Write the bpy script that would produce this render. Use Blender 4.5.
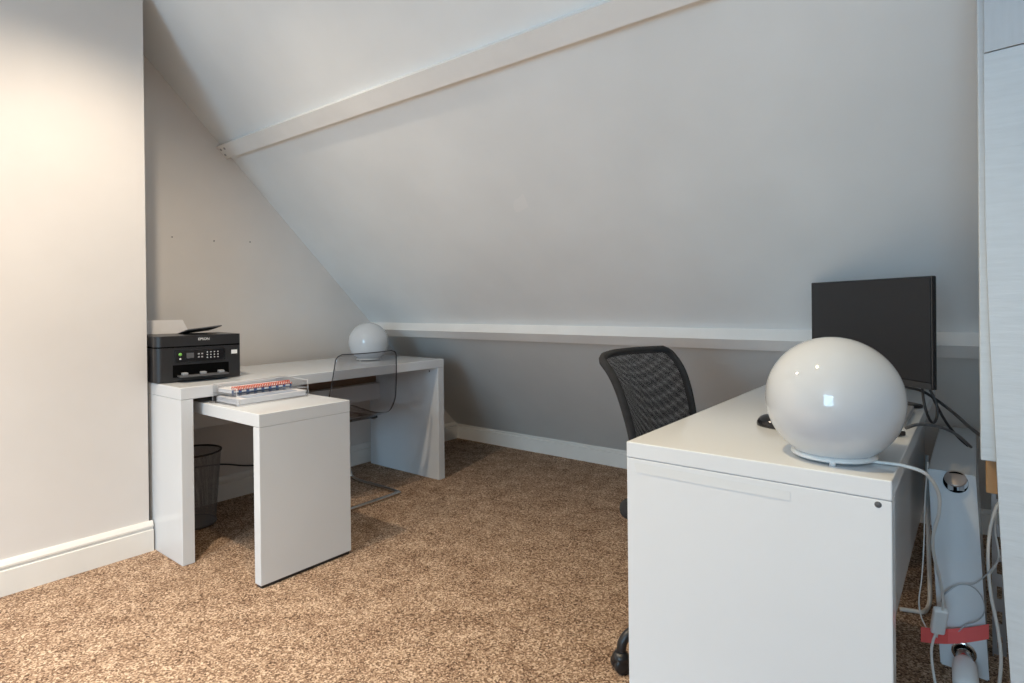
import bpy, bmesh, math, random
from mathutils import Vector, Matrix
random.seed(7)
PI = math.pi
scene = bpy.context.scene
for o in list(bpy.data.objects):
    bpy.data.objects.remove(o, do_unlink=True)
COL = scene.collection

# ------------------------------------------------------------------ camera
CX, CY, CZ = 3.2531, -1.0367, 1.0583
FPX, PPY, YAW, PITCH, ROLL = 586.66, 305.92, 0.6689, -0.0029, -0.0106
_s, _c = math.sin(YAW), math.cos(YAW)
Fv = Vector((-_s*math.cos(PITCH), _c*math.cos(PITCH), math.sin(PITCH)))
Rv = Vector((_c, _s, 0)); Uv = Rv.cross(Fv)
R2 = Rv*math.cos(ROLL) + Uv*math.sin(ROLL); U2 = R2.cross(Fv)
cd = bpy.data.cameras.new('camera'); cam = bpy.data.objects.new('camera', cd); COL.objects.link(cam)
cam.matrix_world = Matrix(((R2.x, U2.x, -Fv.x, CX), (R2.y, U2.y, -Fv.y, CY), (R2.z, U2.z, -Fv.z, CZ), (0, 0, 0, 1)))
cd.sensor_fit = 'HORIZONTAL'; cd.sensor_width = 36.0; cd.lens = FPX/1024*36
cd.shift_y = -(341.5-PPY)/1024; cd.clip_start = 0.02
scene.camera = cam

def ray(u, v): return Fv + R2*((u-512)/FPX) - U2*((v-PPY)/FPX)
def ony(u, v, y):
    d = ray(u, v); t = (y-CY)/d.y; return Vector((CX+d.x*t, y, CZ+d.z*t))
def onz(u, v, z):
    d = ray(u, v); t = (z-CZ)/d.z; return Vector((CX+d.x*t, CY+d.y*t, z))
def onx(u, v, x):
    d = ray(u, v); t = (x-CX)/d.x; return Vector((x, CY+d.y*t, CZ+d.z*t))

# ------------------------------------------------------------------ world, lights, exposure
w = bpy.data.worlds.new('world'); scene.world = w; w.use_nodes = True
bg = w.node_tree.nodes['Background']; bg.inputs[0].default_value = (0.62, 0.78, 1.0, 1); bg.inputs[1].default_value = 0.3
vs = scene.view_settings
vs.view_transform = 'Standard'; vs.look = 'None'; vs.gamma = 1.0; vs.use_curve_mapping = False
vs.exposure = -0.04
scene.display_settings.display_device = 'sRGB'

def area(name, loc, rot, sx, sy, power, col):
    l = bpy.data.lights.new(name, 'AREA'); l.shape = 'RECTANGLE'; l.size = sx; l.size_y = sy
    l.energy = power; l.color = col
    o = bpy.data.objects.new(name, l); COL.objects.link(o); o.location = loc; o.rotation_euler = rot
    return o
def spot(name, loc, power, col=(1, .82, .65), ang=172, blend=1.0, rad=.035):
    l = bpy.data.lights.new(name, 'SPOT'); l.energy = power; l.color = col; l.spot_size = math.radians(ang)
    l.spot_blend = blend; l.shadow_soft_size = rad
    o = bpy.data.objects.new(name, l); COL.objects.link(o); o.location = loc
    return o
WIN = (2.6, 4.0, 0.45, 2.3)      # daylight window in the wall behind the camera
area('window_daylight', ((WIN[0]+WIN[1])/2, -5.17, (WIN[2]+WIN[3])/2), (PI/2, 0, 0), WIN[1]-WIN[0], WIN[3]-WIN[2], 108, (.45, .74, 1.0))
spot('downlight_and_fill', (1.16, -.38, 2.42), 108, (1, .84, .645), ang=150)
spot('downlight_and_fill', (2.50, -.38, 2.42), 95, (1, .76, .42), ang=108)
spot('downlight_and_fill', (1.60, -1.70, 2.42), 300, (.91, .98, 1), ang=105)  # unseen fill spot, added to bounce neutral light off the floor
spot('downlight_and_fill', (1.00, -1.30, 2.42), 108, (1, .78, .52), ang=105)  # unseen warm fill, added to brighten the chimney wall and front carpet
spot('downlight_and_fill', (2.60, -2.20, 2.42), 310, (.86, .98, 1), ang=100)  # unseen cool fill, added over the rear floor to lift the room

# ------------------------------------------------------------------ materials
def mat(name, col, rough=.5, metal=0, **kw):
    m = bpy.data.materials.new(name); m.use_nodes = True
    b = m.node_tree.nodes['Principled BSDF']
    b.inputs['Base Color'].default_value = (*col, 1); b.inputs['Roughness'].default_value = rough; b.inputs['Metallic'].default_value = metal
    for k, v in kw.items(): b.inputs[k.replace('_', ' ')].default_value = v
    return m
def nd(m, t, **kw):
    n = m.node_tree.nodes.new(t)
    for k, v in kw.items(): setattr(n, k, v)
    return n
def lk(m, a, b): m.node_tree.links.new(a, b)
def ramp(m, fac, stops):
    r = nd(m, 'ShaderNodeValToRGB')
    while len(r.color_ramp.elements) < len(stops): r.color_ramp.elements.new(.5)
    for e, (p, c) in zip(r.color_ramp.elements, stops):
        e.position = p; e.color = (*c, 1)
    lk(m, fac, r.inputs[0]); return r
def noise(m, scale, detail=2, rough=.5, vec=None, mapscale=None):
    tc = nd(m, 'ShaderNodeTexCoord'); n = nd(m, 'ShaderNodeTexNoise'); n.inputs['Scale'].default_value = scale
    n.inputs['Detail'].default_value = detail; n.inputs['Roughness'].default_value = rough
    src = tc.outputs['Object']
    if mapscale:
        mp = nd(m, 'ShaderNodeMapping'); mp.inputs['Scale'].default_value = mapscale; lk(m, src, mp.inputs[0]); src = mp.outputs[0]
    lk(m, src, n.inputs['Vector']); return n
def bump(m, height, strength=.3, dist=.005):
    b = nd(m, 'ShaderNodeBump'); b.inputs['Strength'].default_value = strength; b.inputs['Distance'].default_value = dist
    lk(m, height, b.inputs['Height']); lk(m, b.outputs[0], m.node_tree.nodes['Principled BSDF'].inputs['Normal'])
def painted(name, col, rough=.7, var=.03, scale=3, b=.08):
    m = mat(name, col, rough); n = noise(m, scale, 4)
    c1 = tuple(c*(1-var) for c in col); c2 = tuple(min(1, c*(1+var)) for c in col)
    r = ramp(m, n.outputs[0], [(.3, c1), (.7, c2)])
    lk(m, r.outputs[0], m.node_tree.nodes['Principled BSDF'].inputs['Base Color'])
    n2 = noise(m, 160, 3); bump(m, n2.outputs[0], b, .002)
    return m
M = {}
M['wall'] = painted('wall_paint', (.70, .67, .645))
M['slope'] = painted('slope_paint', (.80, .81, .805))
M['eaves'] = painted('eaves_grey_paint', (.68, .68, .66))
M['filler'] = painted('filler', (.835, .835, .825))
M['trim'] = painted('trim_gloss_paint', (.82, .80, .76), .35, .02, 8, .05)
M['beam'] = painted('beam_paint', (.80, .785, .76), .5, .03, 6, .15)
M['lacquer'] = painted('white_lacquer', (.715, .74, .765), .16, .008, 5, .0)
M['lacquer'].node_tree.nodes['Principled BSDF'].inputs['Specular IOR Level'].default_value = .5
def brushed(name, col, ms):
    m = mat(name, col, .5); n = noise(m, 14, 4, .6, mapscale=ms)
    r = ramp(m, n.outputs[0], [(.35, tuple(c*.94 for c in col)), (.65, col)])
    lk(m, r.outputs[0], m.node_tree.nodes['Principled BSDF'].inputs['Base Color']); bump(m, n.outputs[0], .35, .002)
    return m
M['post'] = brushed('post_paint', (.56, .60, .63), (1, 1, 9))
M['postgrain'] = brushed('post_block_paint', (.50, .53, .56), (8, 8, .6))
M['brownshade'] = brushed('brown_shade', (.20, .11, .06), (8, .7, 8))  # brown of the shaded wall under the long desk, put into the colour
M['rawwood'] = brushed('raw_pine', (.50, .27, .11), (8, 8, .7))
# carpet: flecked tuft pile
m = M['carpet'] = mat('carpet_pile', (.3, .2, .13), .95)
tc = nd(m, 'ShaderNodeTexCoord')
v1 = nd(m, 'ShaderNodeTexVoronoi'); v1.inputs['Scale'].default_value = 210; lk(m, tc.outputs['Object'], v1.inputs['Vector'])
wn = nd(m, 'ShaderNodeTexWhiteNoise'); lk(m, v1.outputs['Position'], wn.inputs['Vector'])
n2 = noise(m, 85, 5, .75); n3 = noise(m, 9, 5, .65)
mx = nd(m, 'ShaderNodeMath', operation='MULTIPLY_ADD'); lk(m, wn.outputs[0], mx.inputs[0]); mx.inputs[1].default_value = .46
h2 = nd(m, 'ShaderNodeMath', operation='MULTIPLY'); lk(m, n2.outputs[0], h2.inputs[0]); h2.inputs[1].default_value = .55
lk(m, h2.outputs[0], mx.inputs[2])
ad = nd(m, 'ShaderNodeMath', operation='MULTIPLY_ADD'); lk(m, n3.outputs[0], ad.inputs[0]); ad.inputs[1].default_value = .42; lk(m, mx.outputs[0], ad.inputs[2])
rp = ramp(m, ad.outputs[0], [(.44, (.088, .050, .033)), (.65, (.305, .19, .125)), (.81, (.50, .345, .235)), (.95, (.76, .58, .43))])
lk(m, rp.outputs[0], m.node_tree.nodes['Principled BSDF'].inputs['Base Color'])
bump(m, mx.outputs[0], .9, .012)
M['carpet'].node_tree.nodes['Principled BSDF'].inputs['Specular IOR Level'].default_value = .1

M['black'] = mat('black_plastic', (.018, .018, .02), .38)
M['blackgloss'] = mat('black_gloss_plastic', (.012, .012, .014), .12)
M['printer'] = painted('printer_black_plastic', (.020, .020, .022), .34, .05, 40, .05)
M['fabric'] = painted('black_chair_fabric', (.02, .02, .022), .9, .2, 60, .4)
M['darkgrey'] = mat('dark_grey_plastic', (.09, .09, .095), .45)
M['grey'] = mat('grey_plastic', (.35, .35, .36), .45)
M['silver'] = mat('silver_laptop', (.45, .45, .46), .4, .6)
M['screen'] = mat('screen_off', (.022, .022, .025), .4)
M['clearfilm'] = mat('yellowed_tape', (.705, .725, .735), .25)
M['screenstrip'] = mat('bezel_plastic', (.035, .035, .038), .6)
M['dullmetal'] = mat('dull_metal_disc', (.42, .36, .33), .35, .6)
M['chrome'] = mat('chrome', (.62, .6, .57), .12, 1)
M['steel'] = mat('galvanised_steel', (.42, .42, .43), .4, .9)
M['white'] = mat('white_plastic', (.80, .80, .79), .35)
M['cordwhite'] = mat('white_cord', (.74, .73, .70), .45)
M['cordgrey'] = mat('grey_wire', (.42, .45, .48), .4)
M['paper'] = painted('paper', (.84, .83, .84), .8, .02, 30, .02)
M['printed'] = painted('printed_sheet', (.42, .48, .58), .7, .25, 14, .02)
M['red'] = mat('red_coil', (.62, .10, .05), .4)
M['tape'] = mat('red_tape', (.86, .13, .12), .5)
M['blue'] = mat('blue_cover', (.06, .13, .30), .5)
M['green'] = mat('green_button', (.22, .55, .10), .4)
M['globe'] = mat('opal_glass', (.565, .59, .62), .06, 0, Subsurface_Weight=.25, Coat_Weight=.3, Coat_Roughness=.03)
M['globe'].node_tree.nodes['Principled BSDF'].inputs['Subsurface Radius'].default_value = (.03, .03, .03)
M['bulb'] = mat('bulb_white', (.82, .83, .84), .35)
M['hole'] = mat('dark_recess', (.003, .003, .003), .9, Specular_IOR_Level=.05)
def thin_clear(name, tint, spec=.9):
    m = bpy.data.materials.new(name); m.use_nodes = True; nt = m.node_tree; nt.nodes.clear()
    o = nt.nodes.new('ShaderNodeOutputMaterial'); mix = nt.nodes.new('ShaderNodeMixShader')
    t = nt.nodes.new('ShaderNodeBsdfTransparent'); t.inputs[0].default_value = (*tint, 1)
    g = nt.nodes.new('ShaderNodeBsdfGlossy'); g.inputs['Roughness'].default_value = .04; g.inputs[0].default_value = (spec, spec, spec, 1)
    lw = nt.nodes.new('ShaderNodeLayerWeight'); lw.inputs[0].default_value = .5
    pw = nt.nodes.new('ShaderNodeMath'); pw.operation = 'POWER'; nt.links.new(lw.outputs['Facing'], pw.inputs[0]); pw.inputs[1].default_value = 4.0
    f = nt.nodes.new('ShaderNodeMath'); f.operation = 'MULTIPLY_ADD'; nt.links.new(pw.outputs[0], f.inputs[0]); f.inputs[1].default_value = .55; f.inputs[2].default_value = .035
    nt.links.new(f.outputs[0], mix.inputs[0]); nt.links.new(t.outputs[0], mix.inputs[1]); nt.links.new(g.outputs[0], mix.inputs[2])
    nt.links.new(mix.outputs[0], o.inputs[0]); return m
M['clear'] = thin_clear('clear_polycarbonate', (.84, .84, .85))
M['acrylic'] = thin_clear('clear_acrylic', (.95, .95, .955))
M['clearedge'] = mat('polycarbonate_edge', (.045, .045, .05), .2)
M['acrylicedge'] = mat('acrylic_edge', (.70, .69, .70), .25)
def woven(name, pitch, hole, col, ang=0, use='UV'):
    m = bpy.data.materials.new(name); m.use_nodes = True; nt = m.node_tree
    b = nt.nodes['Principled BSDF']; b.inputs['Base Color'].default_value = (*col, 1); b.inputs['Roughness'].default_value = .6
    o = nt.nodes['Material Output']
    tc = nt.nodes.new('ShaderNodeTexCoord'); mp = nt.nodes.new('ShaderNodeMapping'); mp.inputs['Scale'].default_value = (1/pitch,)*3; mp.inputs['Rotation'].default_value = (0, 0, ang)
    nt.links.new(tc.outputs[use], mp.inputs[0]); sx = nt.nodes.new('ShaderNodeSeparateXYZ'); nt.links.new(mp.outputs[0], sx.inputs[0])
    def ax(out):
        fr = nt.nodes.new('ShaderNodeMath'); fr.operation = 'FRACT'; nt.links.new(out, fr.inputs[0])
        lt = nt.nodes.new('ShaderNodeMath'); lt.operation = 'LESS_THAN'; nt.links.new(fr.outputs[0], lt.inputs[0]); lt.inputs[1].default_value = hole
        return lt.outputs[0]
    mu = nt.nodes.new('ShaderNodeMath'); mu.operation = 'MULTIPLY'; nt.links.new(ax(sx.outputs[0]), mu.inputs[0]); nt.links.new(ax(sx.outputs[1]), mu.inputs[1])
    t = nt.nodes.new('ShaderNodeBsdfTransparent'); mix = nt.nodes.new('ShaderNodeMixShader')
    nt.links.new(mu.outputs[0], mix.inputs[0]); nt.links.new(b.outputs[0], mix.inputs[1]); nt.links.new(t.outputs[0], mix.inputs[2])
    nt.links.new(mix.outputs[0], o.inputs[0]); return m
M['meshA'] = woven('chair_mesh_front', .0030, .66, (.015, .015, .017))
M['meshB'] = woven('chair_mesh_back', .00277, .66, (.015, .015, .017), .07)
M['binmesh'] = woven('bin_wire_mesh', .0035, .66, (.20, .20, .21))

# ------------------------------------------------------------------ mesh helpers
def bm_new(): return bmesh.new()
def box(bm, x0, x1, y0, y1, z0, z1, bev=0, seg=2, M4=None):
    t = bmesh.new(); bmesh.ops.create_cube(t, size=1)
    for v in t.verts: v.co = Vector((x0+(v.co.x+.5)*(x1-x0), y0+(v.co.y+.5)*(y1-y0), z0+(v.co.z+.5)*(z1-z0)))
    if bev: bmesh.ops.bevel(t, geom=t.edges[:], offset=bev, segments=seg, affect='EDGES', profile=.5)
    join(bm, t, M4); return bm
def join(bm, t, M4=None):
    if M4 is not None: t.transform(M4)
    me = bpy.data.meshes.new('tmp'); t.to_mesh(me); bm.from_mesh(me); bpy.data.meshes.remove(me); t.free()
def catmull(pts, n=8):
    pts = [Vector(p) for p in pts]
    if len(pts) < 3: return pts
    P = [pts[0]*2-pts[1]] + pts + [pts[-1]*2-pts[-2]]; out = []
    for i in range(1, len(P)-2):
        p0, p1, p2, p3 = P[i-1:i+3]
        for k in range(n):
            t = k/n
            out.append(.5*((2*p1)+(p2-p0)*t+(2*p0-5*p1+4*p2-p3)*t*t+(3*p1-p0-3*p2+p3)*t**3))
    out.append(pts[-1]); return out
def tube(bm, pts, r, seg=8, smooth=8, closed=False, r1=None):
    P = catmull(pts, smooth) if smooth else [Vector(p) for p in pts]
    n = len(P); rings = []; up = None
    for i, p in enumerate(P):
        a = P[(i-1) % n] if (closed or i > 0) else p; b = P[(i+1) % n] if (closed or i < n-1) else p
        d = (b-a)
        d = d.normalized() if d.length > 1e-9 else Vector((0, 0, 1))
        if up is None:
            up = Vector((0, 0, 1)) if abs(d.z) < .9 else Vector((1, 0, 0))
        s = d.cross(up)
        if s.length < 1e-6: s = d.cross(Vector((1, 0, 0)))
        s.normalize(); up = s.cross(d).normalized()
        rr = r if r1 is None else r+(r1-r)*i/(n-1)
        rings.append([bm.verts.new(p+s*math.cos(2*PI*k/seg)*rr+up*math.sin(2*PI*k/seg)*rr) for k in range(seg)])
    m_ = n if closed else n-1
    for i in range(m_):
        A, B = rings[i], rings[(i+1) % n]
        for k in range(seg):
            f = bm.faces.new((A[k], A[(k+1) % seg], B[(k+1) % seg], B[k])); f.smooth = True
    if not closed:
        bm.faces.new(rings[0][::-1]); bm.faces.new(rings[-1])
    return bm
def lathe(bm, prof, seg=48, M4=None, smooth=True):
    t = bmesh.new(); rings = []
    for (r, z) in prof:
        if r < 1e-6: rings.append([t.verts.new((0, 0, z))])
        else: rings.append([t.verts.new((r*math.cos(2*PI*k/seg), r*math.sin(2*PI*k/seg), z)) for k in range(seg)])
    for A, B in zip(rings, rings[1:]):
        for k in range(seg):
            k2 = (k+1) % seg
            vs_ = [A[0 if len(A) == 1 else k], A[0 if len(A) == 1 else k2], B[0 if len(B) == 1 else k2], B[0 if len(B) == 1 else k]]
            u = []
            for v in vs_:
                if v not in u: u.append(v)
            if len(u) > 2:
                f = t.faces.new(u); f.smooth = smooth
    bmesh.ops.recalc_face_normals(t, faces=t.faces[:])
    join(bm, t, M4); return bm
def prism(bm, poly, a, b, axis='x', M4=None):
    t = bmesh.new()
    def V(p, h): return {'x': (h, p[0], p[1]), 'y': (p[0], h, p[1]), 'z': (p[0], p[1], h)}[axis]
    A = [t.verts.new(V(p, a)) for p in poly]; B = [t.verts.new(V(p, b)) for p in poly]; n = len(poly)
    t.faces.new(A); t.faces.new(B[::-1])
    for i in range(n): t.faces.new((A[i], B[i], B[(i+1) % n], A[(i+1) % n]))
    bmesh.ops.recalc_face_normals(t, faces=t.faces[:]); join(bm, t, M4); return bm
def sweep(a, b):                                    # matrix taking z axis to a->b, origin a
    a, b = Vector(a), Vector(b); return Matrix.Translation(a) @ (b-a).to_track_quat('Z', 'Y').to_matrix().to_4x4()
def obj(name, bm, m, parent=None, smooth=False):
    me = bpy.data.meshes.new(name); bm.to_mesh(me); bm.free()
    if m is not None: me.materials.append(M[m] if isinstance(m, str) else m)
    if smooth:
        for p in me.polygons: p.use_smooth = True
    o = bpy.data.objects.new(name, me); COL.objects.link(o)
    if parent is not None: o.parent = parent
    return o
def tag(o, label, cat, group=None):
    o['label'] = label; o['category'] = cat
    if group: o['group'] = group
    return o
def thing(name, label, cat, loc=(0, 0, 0), rz=0, group=None):
    o = bpy.data.objects.new(name, None); COL.objects.link(o); o.empty_display_size = .1
    o.location = loc; o.rotation_euler = (0, 0, rz); return tag(o, label, cat, group)
def struct(name, bm, m, parent=None):
    o = obj(name, bm, m, parent)
    if parent is None: o['kind'] = 'structure'
    return o
def text(name, s, size, m, parent, M4):
    cu = bpy.data.curves.new(name, 'FONT'); cu.body = s; cu.size = size; cu.align_x = 'CENTER'; cu.align_y = 'CENTER'; cu.extrude = .0004
    cu.offset = 0
    t = bpy.data.objects.new(name, cu); COL.objects.link(t)
    dg = bpy.context.evaluated_depsgraph_get(); me = bpy.data.meshes.new_from_object(t.evaluated_get(dg))
    bpy.data.objects.remove(t, do_unlink=True)
    me.transform(M4); me.materials.clear(); me.materials.append(M[m])
    o = bpy.data.objects.new(name, me); COL.objects.link(o); o.parent = parent; return o

# ------------------------------------------------------------------ the room
K = 2.46                      # slope plane y + z = K
XR, YB, ZC = 4.1, -5.2, 2.44
YK = 2.36                     # where slope meets the baseboard
struct('floor', box(bm_new(), -.1, XR+.1, YB-.1, 2.6, -.12, 0), 'carpet')
struct('wall_gable', box(bm_new(), -.12, 0, YB, 2.6, 0, 2.6), 'wall')
struct('wall_chimney', box(bm_new(), -.02, .415, -1.9, -.018, 0, 2.5), 'wall')
struct('wall_right', box(bm_new(), XR, XR+.12, YB, 2.6, 0, 2.6), 'wall')
bm = bm_new()                 # wall behind the camera with a window opening
box(bm, -.1, WIN[0], YB-.12, YB, 0, 2.6); box(bm, WIN[1], XR+.1, YB-.12, YB, 0, 2.6)
box(bm, WIN[0], WIN[1], YB-.12, YB, 0, WIN[2]); box(bm, WIN[0], WIN[1], YB-.12, YB, WIN[3], 2.6)
struct('wall_rear', bm, 'wall')
bm = bm_new()
for a, b in ((WIN[0], WIN[0]+.06), (3.27, 3.33), (WIN[1]-.06, WIN[1])): box(bm, a, b, YB-.10, YB-.04, WIN[2], WIN[3])
box(bm, WIN[0], WIN[1], YB-.10, YB-.04, WIN[2], WIN[2]+.06); box(bm, WIN[0], WIN[1], YB-.10, YB-.04, WIN[3]-.06, WIN[3])
wf = struct('window_1', bm, 'trim')
obj('pane', box(bm_new(), WIN[0], WIN[1], YB-.075, YB-.07, WIN[2], WIN[3]), 'acrylic', wf)
struct('ceiling', box(bm_new(), -.1, XR+.1, YB-.1, K-ZC+.0, ZC, ZC+.12), 'slope')
SPL = 1.55
struct('wall_slope', prism(bm_new(), [(K-ZC-.06, ZC+.06), (SPL, K-SPL), (SPL+.085, K-SPL+.085), (K-ZC+.03, ZC+.15)], -.05, XR+.05), 'slope')
struct('wall_eaves', prism(bm_new(), [(SPL, K-SPL), (K+.05, -.05), (K+.135, .035), (SPL+.085, K-SPL+.085)], -.05, XR+.05), 'eaves')
# purlin across the slope: a board lying on it
def slopeboard(name, yz0, wdt, prot, x0, x1, m):
    y, z = yz0; q = .70711     # yz0: upper edge on the slope plane
    A = (y+.02*q, z+.02*q); B = (y-prot*q, z-prot*q); C_ = (y-prot*q+wdt*q, z-prot*q-wdt*q); D = (y+.02*q+wdt*q, z+.02*q-wdt*q)
    return struct(name, prism(bm_new(), [A, B, C_, D], x0, x1), m)
p1 = slopeboard('trim_1', (.505, K-.505), .078, .028, -.01, XR, 'beam')
bm = bm_new()
for du, dv in ((.016, .022), (.016, .055), (.055, .022)):
    q = .70711; yy = .505-.028*q+dv*q; zz = K-.505-.028*q-dv*q
    lathe(bm, [(0, .003), (.006, .003), (.007, 0)], 10, Matrix.Translation((.006+du, yy, zz)) @ Vector((0, -1, -1)).to_track_quat('Z', 'Y').to_matrix().to_4x4())
obj('bolt', bm, 'grey', p1)
slopeboard('trim_2', (1.515, K-1.515), .064, .063, -.01, XR, 'beam')
ws = bpy.data.objects['wall_slope']
def onslope(u, v):
    d = ray(u, v); t = (K-CY-CZ)/(d.y+d.z); return Vector((CX+d.x*t, CY+d.y*t, CZ+d.z*t))
bm = bm_new(); q_ = Vector((0, -.7071, -.7071))*.0008
ring_ = [onslope(521+7*math.cos(a)+1.5*math.sin(2*a), 203+8*math.sin(a)+2*math.cos(3*a)) for a in [2*PI*k/18 for k in range(18)]]
A_ = [bm.verts.new(p+q_) for p in ring_]; bm.faces.new(A_)
obj('filler_patch', bm, 'filler', ws)['label'] = 'small lighter filler patch'
# skirting boards
prof = [(0, 0), (.018, 0), (.018, .092), (.010, .095), (.009, .101), (.016, .105), (.016, .112), (.010, .124), (.006, .130), (0, .130)]
def skirting(name, kind, a, b):
    bm = bm_new()
    if kind == 'x': prism(bm, [(YK-.0-p[0], p[1]) for p in prof], a, b, 'x')
    elif kind == 'gable': prism(bm, [(p[0], p[1]) for p in prof], a, b, 'y')
    else: prism(bm, [(.415+p[0], p[1]) for p in prof], a, b, 'y')
    return struct(name, bm, 'trim')
skirting('baseboard_eaves', 'x', 0, XR)
skirting('baseboard_gable', 'gable', -.012, YK)
skirting('baseboard_chimney', 'ch', -1.9, -.006)
# post at the right: front board towards the camera, left edge drifting; rear timber ends at desk height
zs = [(683, 1011), (600, 1004.5), (520, 999.5), (430, 995), (340, 990), (280, 987.5), (220, 985.5), (120, 984.3), (54, 984)]
YP, YM, YF, W_ = .34, .39, .60, 3.46
poly = [ony(u, v, YP) for v, u in zs]
poly = [Vector((poly[0].x+.004, YP, 0))] + poly
zt = poly[-1].z; xl = poly[-1].x; zr_ = ony(1024, 44, YP); slope_ = (zr_.z-zt)/(zr_.x-xl)
pp = [(p.x, p.z) for p in poly] + [(W_, zt+slope_*(W_-xl)), (W_, 0)]
post = struct('trim_3', prism(bm_new(), pp, YP, YM, 'y'), 'post')
obj('block', prism(bm_new(), [(xl+.0005, zt+.0015), (W_, zt+.0015+slope_*(W_-xl)), (W_, K-YP+.02), (xl+.0005, K-YP+.02)], YP-.003, YM, 'y'), 'postgrain', post)
obj('raw_end', box(bm_new(), 3.2675, W_-.01, .53, .59, .655, .751, .002), 'rawwood', post)['label'] = 'raw unpainted timber end'
obj('rear_timber', box(bm_new(), 3.2585, W_, YM+.0005, YF, .752, 2.05, .002), 'post', post)

# ------------------------------------------------------------------ desks
def desk(name, label, loc, L, D, Hh, panel, far_leg, th=.05):
    t = thing(name, label, 'desk', loc)
    obj('desk_top', box(bm_new(), 0, D, 0, L, Hh-th, Hh, .0025), 'lacquer', t)
    obj('leg_panel', box(bm_new(), 0.0005, D-.0005, .0005, .0495, 0, Hh-th-.0006, .002), 'lacquer', t)
    obj('leg_panel', box(bm_new(), far_leg[0], far_leg[1], L-.0495, L-.0005, 0, Hh-th-.0006, .002), 'lacquer', t)
    obj('back_panel', box(bm_new(), panel[0], panel[0]+.016, .05, L-.05, panel[1], panel[2], .001), 'lacquer', t)
    bm = bm_new()
    for (p, d) in panel[3]:
        lathe(bm, [(0, .0012), (.005, .0012), (.006, 0)], 12, Matrix.Translation(p) @ Vector(d).to_track_quat('Z', 'Y').to_matrix().to_4x4())
    obj('screw_cap', bm, 'darkgrey', t)
    return t
DX, DY, DW = 2.600, .2215, .532
desk('desk', 'long glossy white panel desk along the wall holding the printer and a small globe lamp', (.055, 0, 0), 1.51, .65, .73,
     (.09, .445, .55, [((.575, 1.4605, .655), (0, -1, 0))]), (.0005, .6495))
desk('desk', 'glossy white desk in the right foreground with the large globe lamp and monitor', (DX, DY, 0), 1.49, DW, .73,
     (DW-.05, .30, .66, [((DW-.022, .0005, .683), (0, -1, 0))]), (.0005, .37), .037)
# added strip under the long desk's top: brown wall shade put into its colour
d1 = bpy.data.objects['desk']
obj('shade_strip', box(bm_new(), .05, .066, .05, 1.46, .552, .679, .001), 'brownshade', d1)['label'] = 'added brown strip under the desk top, coloured as wall shade'
bm = bm_new(); yt = DY-.0004
tp0 = [(634, 463), (637, 472.5), (700, 484.5), (790, 501), (790, 492), (700, 475), (660, 467.5), (640, 463.5)]
P0 = [bm.verts.new(ony(u, v, yt)) for u, v in tp0]; bm.faces.new(P0)
ct = obj('clear_tape', bm, 'clearfilm'); tag(ct, 'strip of yellowed clear tape across the end panel of the right desk', 'tape')
md = ct.modifiers.new('thickness', 'SOLIDIFY'); md.thickness = .0003
# pull-out side table
t = thing('pull_out_table', 'white pull-out side table with end panel, sticking out from under the printer desk', 'side table', (.18, .0926, 0))
PX, PW, PH = .97, .4058, .656
obj('table_top', box(bm_new(), 0, PX, 0, PW, PH-.05, PH, .0025), 'lacquer', t)
obj('end_panel', box(bm_new(), PX-.045, PX-.0005, .0005, PW-.0005, .012, PH-.0506, .002), 'lacquer', t)
obj('glide_strip', box(bm_new(), PX-.040, PX-.006, .008, PW-.008, 0, .012), 'black', t)

# ------------------------------------------------------------------ globe lamps
def globe_lamp(label, loc, R=.125, dz=.013, rz=0):
    t = thing('globe_lamp', label, 'lamp', loc, rz, None)
    n = 40; prof = []
    a0 = math.radians(-56)
    zc = dz+R*math.sin(math.radians(56))
    for i in range(n+1):
        a = a0+(PI/2-a0)*i/n
        prof.append((R*math.cos(a), zc+R*math.sin(a)))
    prof = [(R*math.cos(a0)-.006, zc+R*math.sin(a0)+.002)] + prof
    obj('glass_globe', lathe(bm_new(), prof, 64), 'globe', t)
    rb = R*math.cos(a0)
    obj('base_plate', lathe(bm_new(), [(0, .006), (rb+.004, .005), (rb+.008, .008), (rb+.007, .011), (rb-.004, .017), (0, .017)], 48), 'white', t)
    for k in range(3):
        a = -PI/2+.15+k*2*PI/3
        obj('foot', lathe(bm_new(), [(0, 0), (.006, 0), (.0065, .009), (.005, .012), (0, .012)], 12, Matrix.Translation(((rb+.003)*math.cos(a), (rb+.003)*math.sin(a), 0))), 'white', t)
    return t
globe_lamp('smaller-looking white globe lamp on the far end of the desk by the slope', (.372, 1.205, .73), .117)
LX, LY = 3.016, .348
big = globe_lamp('large white glass globe lamp in the foreground on the desk corner', (LX, LY, .73), .131)
cord = [Vector((LX+.05, LY-.02, .742)), onz(870, 461, .7345), onz(890, 463.5, .7345), onz(905, 466, .7335), ony(926, 474, .36), ony(938, 492, .45), ony(939, 512, .52), ony(933, 536, .62), ony(934, 556, .72), ony(940, 580, .84), ony(943, 606, .94), ony(936, 638, 1.0)]
pc = obj('power_cord', tube(bm_new(), [p-Vector((LX, LY, .73)) for p in cord], .0034), 'cordwhite', big)
sa, sb = ony(941, 609, .95)-Vector((LX, LY, .73)), ony(937, 632, .99)-Vector((LX, LY, .73))
bm = bm_new(); Ls = (sb-sa).length
box(bm, -.017, .017, -.010, .010, 0, Ls, .006, 3, sweep(sa, sb)); obj('cord_switch', bm, 'white', pc)
obj('cord_tail', tube(bm_new(), [p-Vector((LX, LY, .73)) for p in (ony(937, 630, .98), ony(932, 645, .98), ony(932, 662, .95), ony(936, 690, .90), onz(938, 720, .006))], .0034), 'cordwhite', pc)

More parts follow.
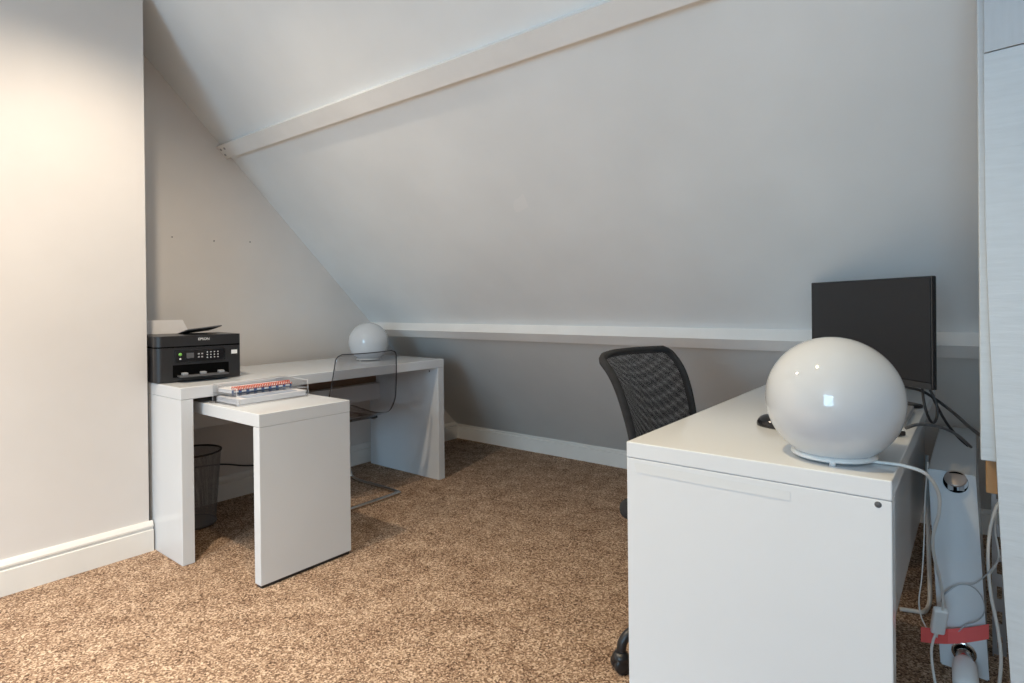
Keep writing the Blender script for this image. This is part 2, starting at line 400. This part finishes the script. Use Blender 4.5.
# ------------------------------------------------------------------ printer
pr = thing('printer', 'black multifunction inkjet printer on the left end of the long desk', 'printer', (.489, -.014, .73), math.radians(-7.3))
H, Wd, Dp = .204, .353, .30      # local: front face at x=0, body towards -x, y 0..Wd
bm = bm_new(); r = .03
poly2 = [(-Dp, 0), (-Dp, Wd), (-.006, Wd), (0, Wd-.006)] + [(-r+r*math.cos(a), r-r*math.sin(a)) for a in [PI/2*i/8 for i in range(9)]]
prism(bm, poly2, 0.004, H-.052, 'z')
obj('body', bm, 'printer', pr)
bm = bm_new(); prism(bm, [(min(p[0], -.004) if p[0] > -.004 else p[0], p[1]) for p in poly2], H-.0525, H-.046, 'z'); obj('lid_gap', bm, 'hole', pr)
bm = bm_new(); prism(bm, poly2, H-.046, H, 'z'); lid = obj('scanner_lid', bm, 'printer', pr)
text('maker_name', 'EPSON', .0155, 'white', lid, Matrix.Translation((.0006, .195, H-.018)) @ Matrix(((0, 0, 1, 0), (1, 0, 0, 0), (0, 1, 0, 0), (0, 0, 0, 1))))
cpn = obj('control_panel', box(bm_new(), -.004, .004, .075, .285, .085, .142, .003, 2, Matrix.Rotation(0, 4, 'Y')), 'blackgloss', pr)
obj('power_button', lathe(bm_new(), [(0, .002), (.006, .002), (.007, 0)], 16, Matrix.Translation((.004, .097, .122)) @ Matrix.Rotation(PI/2, 4, 'Y')), 'green', cpn)
obj('status_light', lathe(bm_new(), [(0, .002), (.0035, .002), (.004, 0)], 12, Matrix.Translation((.004, .097, .102)) @ Matrix.Rotation(PI/2, 4, 'Y')), 'white', cpn)
obj('display', box(bm_new(), .004, .0052, .122, .152, .104, .127), 'darkgrey', cpn)
for i in range(4):
    for j in range(3):
        obj('key', box(bm_new(), .004, .0056, .205+i*.015, .2095+i*.015, .101+j*.012, .1045+j*.012), 'white', cpn)
for j in range(2):
    for i in range(2):
        obj('key', box(bm_new(), .004, .0056, .168+i*.014, .175+i*.014, .104+j*.014, .110+j*.014), 'grey', cpn)
obj('sticker', box(bm_new(), 0, .0012, .312, .338, .112, .130), 'white', pr)
obj('output_slot', box(bm_new(), -.001, .0015, .068, .300, .022, .076), 'hole', pr)
ot = obj('output_tray', box(bm_new(), -.02, .05, .085, .285, .024, .031, .002), 'darkgrey', pr)
for y in (.10, .175, .25): obj('tray_guide', box(bm_new(), .002, .03, y, y+.022, .031, .042, .002), 'grey', ot)
fl = bm_new(); Mf = Matrix.Translation((-.20, .155, H)) @ Matrix.Rotation(math.radians(-8), 4, 'Y') @ Matrix.Rotation(math.radians(6), 4, 'X')
box(fl, -.07, .11, 0, .15, .004, .010, .002, 2, Mf); obj('paper_support', fl, 'darkgrey', pr)
bm = bm_new(); prism(bm, [(.01, H+.001), (.215, H+.001), (.185, H+.066), (.01, H+.066)], -.285, -.283, 'x', Matrix.Rotation(0, 4, 'Y'))
sh = tag(obj('paper_sheet', bm, 'paper'), 'white paper sheet standing in the rear feed of the printer', 'paper')
sh.location = pr.location; sh.rotation_euler = pr.rotation_euler

# ------------------------------------------------------------------ acrylic tray with papers and notebook
TX, TY, TZ = .810, .290, PH
tr = thing('document_tray', 'clear acrylic two-tier document tray on the pull-out table beside the printer', 'tray', (TX, TY, TZ), math.radians(2))
tl, tw = .097, .165
obj('base', box(bm_new(), -tl, tl, -tw, tw, .001, .004), 'acrylic', tr)
obj('shelf', box(bm_new(), -tl, tl, -tw, tw, .040, .043), 'acrylic', tr)
for s in (-1, 1):
    sp = obj('side_panel', prism(bm_new(), [(-tl, 0), (tl, 0), (tl-.004, .072), (-tl, .078)], s*tw-.0015, s*tw+.0015, 'y'), 'acrylic', tr)
    e = bm_new(); tube(e, [(-tl, s*tw, .078), (tl-.004, s*tw, .072), (tl, s*tw, 0)], .0012, 6, 0); tube(e, [(-tl, s*tw, 0), (-tl, s*tw, .078)], .0012, 6, 0)
    obj('polished_edge', e, 'acrylicedge', sp)
bp = obj('back_panel', box(bm_new(), -tl-.0015, -tl+.0015, -tw, tw, 0, .078), 'acrylic', tr)
for pa, pb_ in (((tl, -tw, .0415), (tl, tw, .0415)), ((tl, -tw, .0025), (tl, tw, .0025)), ((-tl, -tw, .078), (-tl, tw, .078))): obj('polished_edge', tube(bm_new(), [pa, pb_], .0014, 6, 0), 'acrylicedge', bp)
Mt = Matrix.Translation((TX, TY, TZ)) @ Matrix.Rotation(math.radians(2), 4, 'Z')
def placed(o):
    o.matrix_world = Mt; return o
bm = bm_new()
for k in range(9):
    dx, dy = random.uniform(-.003, .003), random.uniform(-.004, .004)
    box(bm, -.088+dx*.5, .090+dx*.5, -.150+dy, .158+dy, .0045+k*.0025, .0045+k*.0025+.0023)
placed(tag(obj('paper_stack', bm, 'paper'), 'thick stack of white paper in the lower tier of the clear tray', 'paper'))
bm = bm_new(); box(bm, -.075, .08, -.12, .12, .0275, .0285, 0, 2, Matrix.Rotation(.04, 4, 'Z'))
placed(tag(obj('printed_sheet', bm, 'printed'), 'blue-grey printed sheet lying on the paper stack in the clear tray', 'paper'))
nb = thing('notebook', 'spiral notebook with red coil and blue tabbed edge on top of the clear tray', 'notebook', (TX-.11, TY-.012, TZ+.0435), math.radians(2))
obj('pages', box(bm_new(), .018, .126, -.135, .140, 0, .014, .001), 'paper', nb)
obj('cover', box(bm_new(), .016, .129, -.137, .142, .014, .0155), 'paper', nb)
obj('blue_edge', box(bm_new(), .1262, .1295, -.135, .140, .0005, .0135), 'blue', nb)
for k in range(8): obj('index_tab', box(bm_new(), .1296, .1312, -.128+k*.034, -.108+k*.034, .003, .0115, .0005), 'white', nb)
bm = bm_new(); pts = []
for i in range(24*18+1):
    a = 2*PI*i/18; pts.append((.122+.011*math.cos(a), -.132+.270*i/(24*18), .018+.009*math.sin(a)))
tube(bm, pts, .0022, 6, 0); obj('spiral_coil', bm, 'red', nb)
bm = bm_new(); box(bm, 0, .034, 0, .012, 0, .007, .002); cl = obj('steel_clip', bm, 'steel')
tag(cl, 'small steel clip in front of the clear tray on the pull-out table', 'clip'); cl.location = (.715, .105, PH); cl.rotation_euler = (0, 0, .1)

# ------------------------------------------------------------------ wire waste bin and wall cable
bn = thing('waste_bin', 'grey wire mesh waste bin under the long desk', 'bin', (.245, .232, 0))
def uvlathe(name, prof, m, parent, seg=48):
    bm = bm_new(); uv = bm.loops.layers.uv.new('UVMap'); rings = []
    s = 0; ss = [0]
    for a, b in zip(prof, prof[1:]): s += math.dist(a, b); ss.append(s)
    for (r_, z) in prof: rings.append([bm.verts.new((r_*math.cos(2*PI*k/seg), r_*math.sin(2*PI*k/seg), z)) for k in range(seg)])
    for i in range(len(prof)-1):
        for k in range(seg):
            f = bm.faces.new((rings[i][k], rings[i][(k+1) % seg], rings[i+1][(k+1) % seg], rings[i+1][k])); f.smooth = True
            for lp, (kk, ii) in zip(f.loops, ((k, i), (k+1, i), (k+1, i+1), (k, i+1))): lp[uv].uv = (kk/seg*.8, ss[ii])
    return obj(name, bm, m, parent)
uvlathe('mesh_wall', [(.105, .004), (.131, .355)], 'binmesh', bn)
bm = bm_new(); lathe(bm, [(0, .002), (.105, .002), (.107, .010), (0, .010)], 40); obj('bottom', bm, 'darkgrey', bn)
bm = bm_new(); tube(bm, [(.132*math.cos(2*PI*k/40), .132*math.sin(2*PI*k/40), .356) for k in range(40)], .005, 8, 0, True); obj('rim', bm, 'black', bn)
bm = bm_new(); tube(bm, [(.106*math.cos(2*PI*k/40), .106*math.sin(2*PI*k/40), .010) for k in range(40)], .004, 8, 0, True); obj('base_ring', bm, 'darkgrey', bn)
wc = [(.012, .05, .235), (.022, .25, .222), (.03, .47, .206), (.026, .66, .158), (.022, .95, .142), (.022, 1.2, .14)]
tag(obj('wall_cable', tube(bm_new(), wc, .0045), 'black'), 'black cable hanging along the gable wall behind the waste bin', 'cable')

# ------------------------------------------------------------------ clear cantilever chair (faces -x)
ch = thing('clear_chair', 'transparent plastic chair with chrome cantilever frame tucked under the long desk', 'chair', (.53, .903, 0))
sp_ = [(.240, .812), (.228, .72), (.212, .62), (.185, .52), (.125, .448), (.0, .428), (-.12, .438), (-.20, .448), (-.232, .434)]
C3 = catmull([(a, 0, b) for a, b in sp_], 10); N = len(C3); NW = 14
bm = bm_new(); grid = []
for i, p in enumerate(C3):
    f = i/(N-1)
    dd = (i/(N-1))*.85; rr_ = .035
    hw = .192+.03*min(1, f/.35) if f < .5 else .222-.02*max(0, (f-.7)/.3)
    if dd < rr_: hw -= rr_-math.sqrt(rr_*rr_-(rr_-dd)**2)
    row = []
    tan = (C3[min(i+1, N-1)]-C3[max(i-1, 0)]).normalized(); nrm = Vector((tan.z, 0, -tan.x))   # towards the sitter / up
    for j in range(NW+1):
        s = -1+2*j/NW
        row.append(bm.verts.new(Vector((p.x, s*hw, p.z))+nrm*(.016*s*s)))
    grid.append(row)
for i in range(N-1):
    for j in range(NW): f_ = bm.faces.new((grid[i][j], grid[i][j+1], grid[i+1][j+1], grid[i+1][j])); f_.smooth = True
bnd = [v.co.copy() for v in grid[0]] + [g[-1].co.copy() for g in grid[1:]] + [v.co.copy() for v in grid[-1][::-1][1:]] + [g[0].co.copy() for g in grid[::-1][1:-1]]
sh_ = obj('seat_shell', bm, 'clear', ch)
md = sh_.modifiers.new('thickness', 'SOLIDIFY'); md.thickness = .004; md.offset = 0
obj('shell_edge', tube(bm_new(), bnd, .0029, 6, 0, True), 'clearedge', sh_)
bm = bm_new()
path = [(-.17, -.19, .425), (.02, -.19, .420), (.10, -.19, .425)]
loop = [(.06, -.17, .428), (-.06, -.185, .424), (-.20, -.205, .415), (-.262, -.218, .37), (-.275, -.225, .22), (-.268, -.235, .06), (-.22, -.245, .012), (0, -.242, .011), (.16, -.236, .011), (.185, -.215, .011),
        (.19, 0, .011), (.185, .215, .011), (.16, .236, .011), (0, .242, .011), (-.22, .245, .012), (-.268, .235, .06), (-.275, .225, .22), (-.262, .218, .37), (-.20, .205, .415), (-.06, .185, .424), (.06, .17, .428)]
tube(bm, loop, .0105, 10, 5); obj('cantilever_frame', bm, 'chrome', ch)
bm = bm_new()
for s in (-1, 1): box(bm, -.06, .07, s*.165-.02, s*.165+.02, .424, .438, .004)
tube(bm, [(.03, -.165, .428), (.03, .165, .428)], .008, 8, 0); obj('seat_bracket', bm, 'black', ch)

# ------------------------------------------------------------------ office chair
OFX, OFY = 2.640, .730; orz = math.atan2(-.10, .99)
oc = thing('office_chair', 'black office swivel chair with mesh back tucked under the right desk', 'chair', (OFX, OFY, 0), orz)
# local +x forward (towards the desk), backrest at -x
bp_ = [(-.185, .50), (-.20, .60), (-.218, .70), (-.245, .79), (-.275, .846), (-.318, .893)]
def backgrid(off, name, m, parent, inset=0):
    bm = bm_new(); uv = bm.loops.layers.uv.new('UVMap'); C = catmull([(a, 0, b) for a, b in bp_], 6); n_ = len(C); nw = 16; G = []
    for i, p in enumerate(C):
        f = i/(n_-1); hw = .172+.035*math.sin(min(1, f*1.3)*PI/2)-inset
        if f > .92: hw -= .028*((f-.92)/.08)**2
        G.append([bm.verts.new((p.x+off+.045*(s*s), s*hw, p.z)) for s in [-1+2*j/nw for j in range(nw+1)]])
    for i in range(n_-1):
        for j in range(nw):
            f_ = bm.faces.new((G[i][j], G[i][j+1], G[i+1][j+1], G[i+1][j])); f_.smooth = True
            for lp, (a, b) in zip(f_.loops, ((i, j), (i, j+1), (i+1, j+1), (i+1, j))): lp[uv].uv = (G[a][b].co.y, G[a][b].co.z)
    edge = [G[0][j].co.copy() for j in range(nw+1)] + [g[-1].co.copy() for g in G[1:]] + [v.co.copy() for v in G[-1][::-1][1:]] + [g[0].co.copy() for g in G[::-1][1:-1]]
    return obj(name, bm, m, parent), edge
fa, edge = backgrid(0, 'front_mesh', 'meshA', oc)
fb, _ = backgrid(-.022, 'rear_mesh', 'meshB', oc)
obj('back_frame', tube(bm_new(), [e+Vector((-.010, 0, 0)) for e in edge], .0125, 10, 0, True), 'fabric', oc)
bm = bm_new(); tube(bm, [(-.235, 0, .60), (-.25, 0, .50), (-.22, 0, .42), (-.10, 0, .395), (0, 0, .40)], .022, 10, 6); obj('back_support', bm, 'black', oc)
bm = bm_new(); box(bm, -.21, .25, -.232, .232, .415, .475, .028, 4); obj('seat', bm, 'fabric', oc, True)
obj('gas_lift', lathe(bm_new(), [(0, .08), (.03, .08), (.028, .26), (.018, .27), (.018, .40), (.05, .405), (.05, .415), (0, .415)], 24), 'black', oc)
cdir = Matrix.Rotation(-orz, 3, 'Z') @ Vector((2.447-OFX, .470-OFY, 0)); a0 = math.atan2(cdir.y, cdir.x); rc = cdir.length
for k in range(5):
    a = a0+k*2*PI/5; d = Vector((math.cos(a), math.sin(a), 0))
    lg = obj('base_leg', tube(bm_new(), [d*.02+Vector((0, 0, .125)), d*(rc*.5)+Vector((0, 0, .120)), d*(rc*.85)+Vector((0, 0, .112)), d*(rc*.97)+Vector((0, 0, .090)), d*rc+Vector((0, 0, .055))], .017, 10, 6, False, .0135), 'black', oc)
    bm = bm_new(); q = d.cross(Vector((0, 0, 1)))
    for s in (-1, 1):
        c0 = d*rc+q*(s*.013)+Vector((0, 0, .025))
        lathe(bm, [(0, -.009), (.018, -.009), (.0245, -.005), (.025, .005), (.018, .009), (0, .009)], 24, Matrix.Translation(c0) @ q.to_track_quat('Z', 'Y').to_matrix().to_4x4())
    lathe(bm, [(0, .060), (.017, .058), (.024, .048), (.026, .034), (0, .034)], 20, Matrix.Translation(d*rc))
    obj('caster', bm, 'black', lg)

# ------------------------------------------------------------------ monitor, mouse, laptop
ML, MR = Vector((2.786, 1.300, 0)), Vector((3.160, .925, 0)); mc = (ML+MR)/2; mw = (MR-ML).length; dirm = (MR-ML).normalized()
mon = thing('monitor', 'black flat computer monitor, switched off, behind the large globe lamp', 'monitor', (mc.x, mc.y, .73), math.atan2(dirm.y, dirm.x))
z0, z1 = .081, .394
obj('housing', box(bm_new(), -mw/2, mw/2, 0, .014, z0, z1, .003), 'blackgloss', mon)
obj('screen', box(bm_new(), -mw/2+.006, mw/2-.006, -.0015, .001, z0+.020, z1-.005), 'screen', mon)
obj('bezel_strip', box(bm_new(), -mw/2+.004, mw/2-.004, -.0025, .001, z0+.001, z0+.018), 'screenstrip', mon)
obj('stand_neck', box(bm_new(), -.03, .03, .014, .037, .01, .25, .004), 'black', mon)
obj('stand_base', box(bm_new(), -.10, .10, .0, .12, .0, .012, .005), 'blackgloss', mon)
ms = thing('computer_mouse', 'black glossy computer mouse on the desk, left of the large globe lamp', 'mouse', (2.842, .590, .73), math.radians(-25))
bm = bm_new(); bmesh.ops.create_uvsphere(bm, u_segments=24, v_segments=14, radius=1)
for v in bm.verts:
    v.co = Vector((v.co.x*.055, v.co.y*.031*(1-.12*v.co.x), max(0, (v.co.z*.028+.003)*(1-.25*v.co.x)))) 
obj('shell', bm, 'blackgloss', ms, True)
bm = bm_new(); lathe(bm, [(0, -.003), (.008, -.003), (.008, .003), (0, .003)], 16, Matrix.Translation((.026, 0, .021)) @ Matrix.Rotation(PI/2, 4, 'X')); obj('scroll_wheel', bm, 'darkgrey', ms)
lp_ = thing('laptop', 'closed grey laptop on the desk, mostly hidden behind the large globe lamp', 'laptop', (2.985, .91, .73), math.radians(0))
obj('base', box(bm_new(), -.13, .125, -.135, .125, .002, .012, .003), 'silver', lp_)
obj('lid', box(bm_new(), -.13, .125, -.135, .125, .0125, .019, .003), 'silver', lp_)

# ------------------------------------------------------------------ cables on the right desk
def cable(name, pts, r, m, label, cat='cable'):
    return tag(obj(name, tube(bm_new(), pts, r), m), label, cat)
cable('monitor_cable', [ony(905, 387, 1.02), ony(922, 391, 1.05), ony(938, 401, 1.05), ony(955, 414, .95), ony(972, 429, .85), ony(998, 448, .75)], .0042, 'black', 'black cable running from the monitor to the white post')
cable('monitor_cable', [ony(922, 386, 1.0), ony(924, 402, .98), ony(928, 416, .98), ony(933, 423, 1.0), ony(937, 416, 1.02), ony(936, 402, 1.03), ony(930, 390, 1.03)], .0036, 'black', 'short black cable loop hanging below the monitor')
cable('monitor_cable', [ony(930, 388, 1.04), ony(935, 402, 1.08), ony(946, 422, 1.18), ony(958, 437, 1.24), ony(968, 446, 1.26)], .0040, 'black', 'black cable dropping from the monitor onto the white upright box')
pcable = [ony(906, 428, .70), ony(918, 424.5, .74), ony(934, 425.5, .86), ony(948, 430, 1.0), ony(960, 437, 1.15), ony(971, 447, 1.24)]
lc = thing('charger_cable', 'dark grey charger cable with white plug beside the globe lamp', 'cable')
obj('cable', tube(bm_new(), pcable, .0042), 'darkgrey', lc)
bm = bm_new(); box(bm, 0, .028, -.011, .011, 0, .012, .003, 2, Matrix.Translation((3.092, .640, .732)) @ Matrix.Rotation(math.radians(40), 4, 'Z')); obj('plug', bm, 'black', lc)
bm = bm_new(); box(bm, .004, .024, -.008, .008, .012, .0132, 0, 2, Matrix.Translation((3.092, .640, .732)) @ Matrix.Rotation(math.radians(40), 4, 'Z')); obj('plug_label', bm, 'white', lc)

# ------------------------------------------------------------------ white upright box between desk and post
BX0, BX1, BY0, BY1, BH = 3.166, 3.276, 1.06, 1.80, .565
wb = thing('white_box', 'narrow white upright box with two round holes, between desk and post', 'box', (0, 0, 0))
def shx(z): return -.026*z/BH
bm = bm_new(); vs8 = []
for z in (0.002, BH):
    for (x, y) in ((BX0, BY0), (BX1, BY0-.02), (BX1, BY1), (BX0, BY1)): vs8.append(bm.verts.new((x+shx(z), y, z)))
for f in ((0, 1, 5, 4), (1, 2, 6, 5), (2, 3, 7, 6), (3, 0, 4, 7), (4, 5, 6, 7), (3, 2, 1, 0)): bm.faces.new([vs8[i] for i in f])
bmesh.ops.recalc_face_normals(bm, faces=bm.faces[:]); bmesh.ops.bevel(bm, geom=bm.edges[:], offset=.003, segments=2, affect='EDGES')
obj('body', bm, 'lacquer', wb)
hY = BY0-.012
hu = ony(956, 482, hY)
ry = Matrix.Translation(hu) @ Matrix.Rotation(PI/2, 4, 'X')
obj('cable_hole', lathe(bm_new(), [(0, -.004), (.026, -.004), (.028, .002), (.030, .0035), (.028, .005), (.025, .003), (.024, 0), (0, .0)], 32, ry), 'hole', wb)
lidM = Matrix.Translation(hu+Vector((-.001, -.012, .012))) @ Matrix.Rotation(math.radians(42), 4, 'X')
ld = obj('hole_cover', lathe(bm_new(), [(0, .004), (.023, .004), (.026, .002), (.026, -.002), (0, -.002)], 32, lidM), 'dullmetal', wb)
bm = bm_new(); box(bm, hu.x-.019, hu.x-.006, hY-.006, hY-.002, hu.z-.024, hu.z+.0, .001); box(bm, hu.x+.006, hu.x+.019, hY-.006, hY-.002, hu.z-.022, hu.z+.0, .001)
obj('socket_clip', bm, 'grey', wb)
hl = ony(964, 652, hY)
ring = Matrix.Translation(hl) @ Matrix.Rotation(PI/2, 4, 'X')
obj('cable_hole', lathe(bm_new(), [(0, 0), (.022, 0), (.026, .003), (.029, .0035), (.028, .006), (.022, .006), (.020, .002), (0, .001)], 32, ring), 'chrome', wb)
lb = thing('light_bulb', 'white light bulb with metal neck in the lower hole of the white box', 'bulb', (0, 0, 0))
na, nb_ = hl+Vector((0, -.006, -.002)), hl+Vector((.003, -.075, -.016))
obj('metal_neck', lathe(bm_new(), [(0, 0), (.018, 0), (.019, .004), (.017, .008), (.019, .012), (.017, .016), (.019, .02), (.017, .024), (.020, .034), (0, .034)], 24, sweep(na, nb_)), 'chrome', lb)
obj('bulb_body', lathe(bm_new(), [(0, .030), (.020, .031), (.027, .045), (.029, .07), (.029, .12), (.020, .142), (0, .15)], 28, sweep(na, nb_)), 'bulb', lb)
# red tape over box and cord
TP = [(921, 635), (933, 636.5), (948, 637), (965, 636), (978, 634), (989, 632)]
yy = [.955, .985, 1.026, 1.034, 1.033, 1.032]
bm = bm_new(); top = []; bot = []
for (u, v), y in zip(TP, yy):
    top.append(bm.verts.new(ony(u, v-8, y))); bot.append(bm.verts.new(ony(u, v+7, y)))
for i in range(len(TP)-1): bm.faces.new((top[i], bot[i], bot[i+1], top[i+1]))
tp = tag(obj('red_tape', bm, 'tape'), 'strip of red tape stuck across the foot of the white upright box', 'tape'); md = tp.modifiers.new('thickness', 'SOLIDIFY'); md.thickness = .0008
cable('thin_cable', [ony(928, 462, 1.0), ony(925, 500, 1.02), ony(924, 540, 1.03), ony(922, 575, 1.0), ony(919, 600, .98), ony(921, 616, .97), ony(927, 629, .98)], .0017, 'cordwhite', 'thin white wire left of the white box, ending at the red tape')
cable('wire_coil', [ony(1001, 556, 1.02), ony(988, 573, 1.02), ony(974, 584, 1.025), ony(958, 585, 1.03), ony(946, 592, 1.03), ony(941, 602, 1.03), ony(945, 594, 1.031), ony(960, 584.5, 1.03), ony(974, 588, 1.028), ony(983, 600, 1.028), ony(984, 613, 1.028), ony(977, 621, 1.028), ony(966, 625, 1.03), ony(956, 634, 1.033)], .0015, 'cordgrey', 'thin grey wire looped against the front of the white box')
cable('white_cable', [ony(1002, 500, 1.12), ony(996, 508, 1.10), ony(990, 530, 1.08), ony(988, 560, 1.06), ony(991, 595, 1.03), ony(998, 630, .99), ony(1001, 660, .96), ony(999, 690, .93), ony(999, 704, .92)], .0042, 'cordwhite', 'thick white cable hanging between the white box and the post')
cable('white_cable', [ony(996, 512, 1.2), ony(995, 530, 1.2), ony(998, 548, 1.18), ony(998, 560, 1.16), ony(990, 574, 1.12)], .0025, 'cordwhite', 'thin white cable curling beside the thick one near the post')
cable('floor_cable', [onz(900, 609, .010), onz(914, 611, .010), onz(923, 612, .012), ony(928, 607, 1.42), ony(930, 595, 1.46), ony(929, 560, 1.52), ony(928, 520, 1.56), ony(927.5, 480, 1.60), ony(927, 455, 1.62)], .007, 'cordwhite', 'cream conduit bending up from the floor between desk and white box')
# perforated metal rail and raw timber
rl = thing('metal_rail', 'grey perforated metal rail standing behind the cables beside the post', 'rail', (0, 0, 0))
ra, rb_ = ony(986, 432, 1.30), ony(996, 640, 1.12); ra.y = rb_.y = 1.22
ra = ony(988, 430, 1.22); rb_ = ony(995, 560, 1.22)
bm = bm_new(); wr = .030; x0 = 3.288
zt_ = ra.z; nh = 9; prevz = 0.0; hz = zt_/nh
for k in range(nh):
    za, zb = k*hz, (k+1)*hz; h0, h1 = za+hz*.25, zb-hz*.25
    box(bm, x0, x0+wr, 1.22, 1.223, za, h0); box(bm, x0, x0+wr, 1.22, 1.223, h1, zb)
    box(bm, x0, x0+wr*.3, 1.22, 1.223, h0, h1); box(bm, x0+wr*.7, x0+wr, 1.22, 1.223, h0, h1)
obj('web', bm, 'steel', rl)
obj('flange', box(bm_new(), x0-.002, x0, 1.205, 1.24, 0, zt_), 'steel', rl)

# ------------------------------------------------------------------ nails in the gable wall
for (y, z), lb_ in zip(((.254, 1.424), (.467, 1.42), (.669, 1.43)), ('leftmost', 'middle', 'rightmost')):
    o = obj('wall_screw', lathe(bm_new(), [(0, .003), (.0026, .003), (.0032, .001), (.0032, -.002), (0, -.002)], 12, Matrix.Rotation(PI/2, 4, 'Y')), 'darkgrey')
    o.location = (0.0015, y, z); tag(o, f'small dark screw in the gable wall, {lb_} of the row of three', 'screw', 'screws in the gable wall')
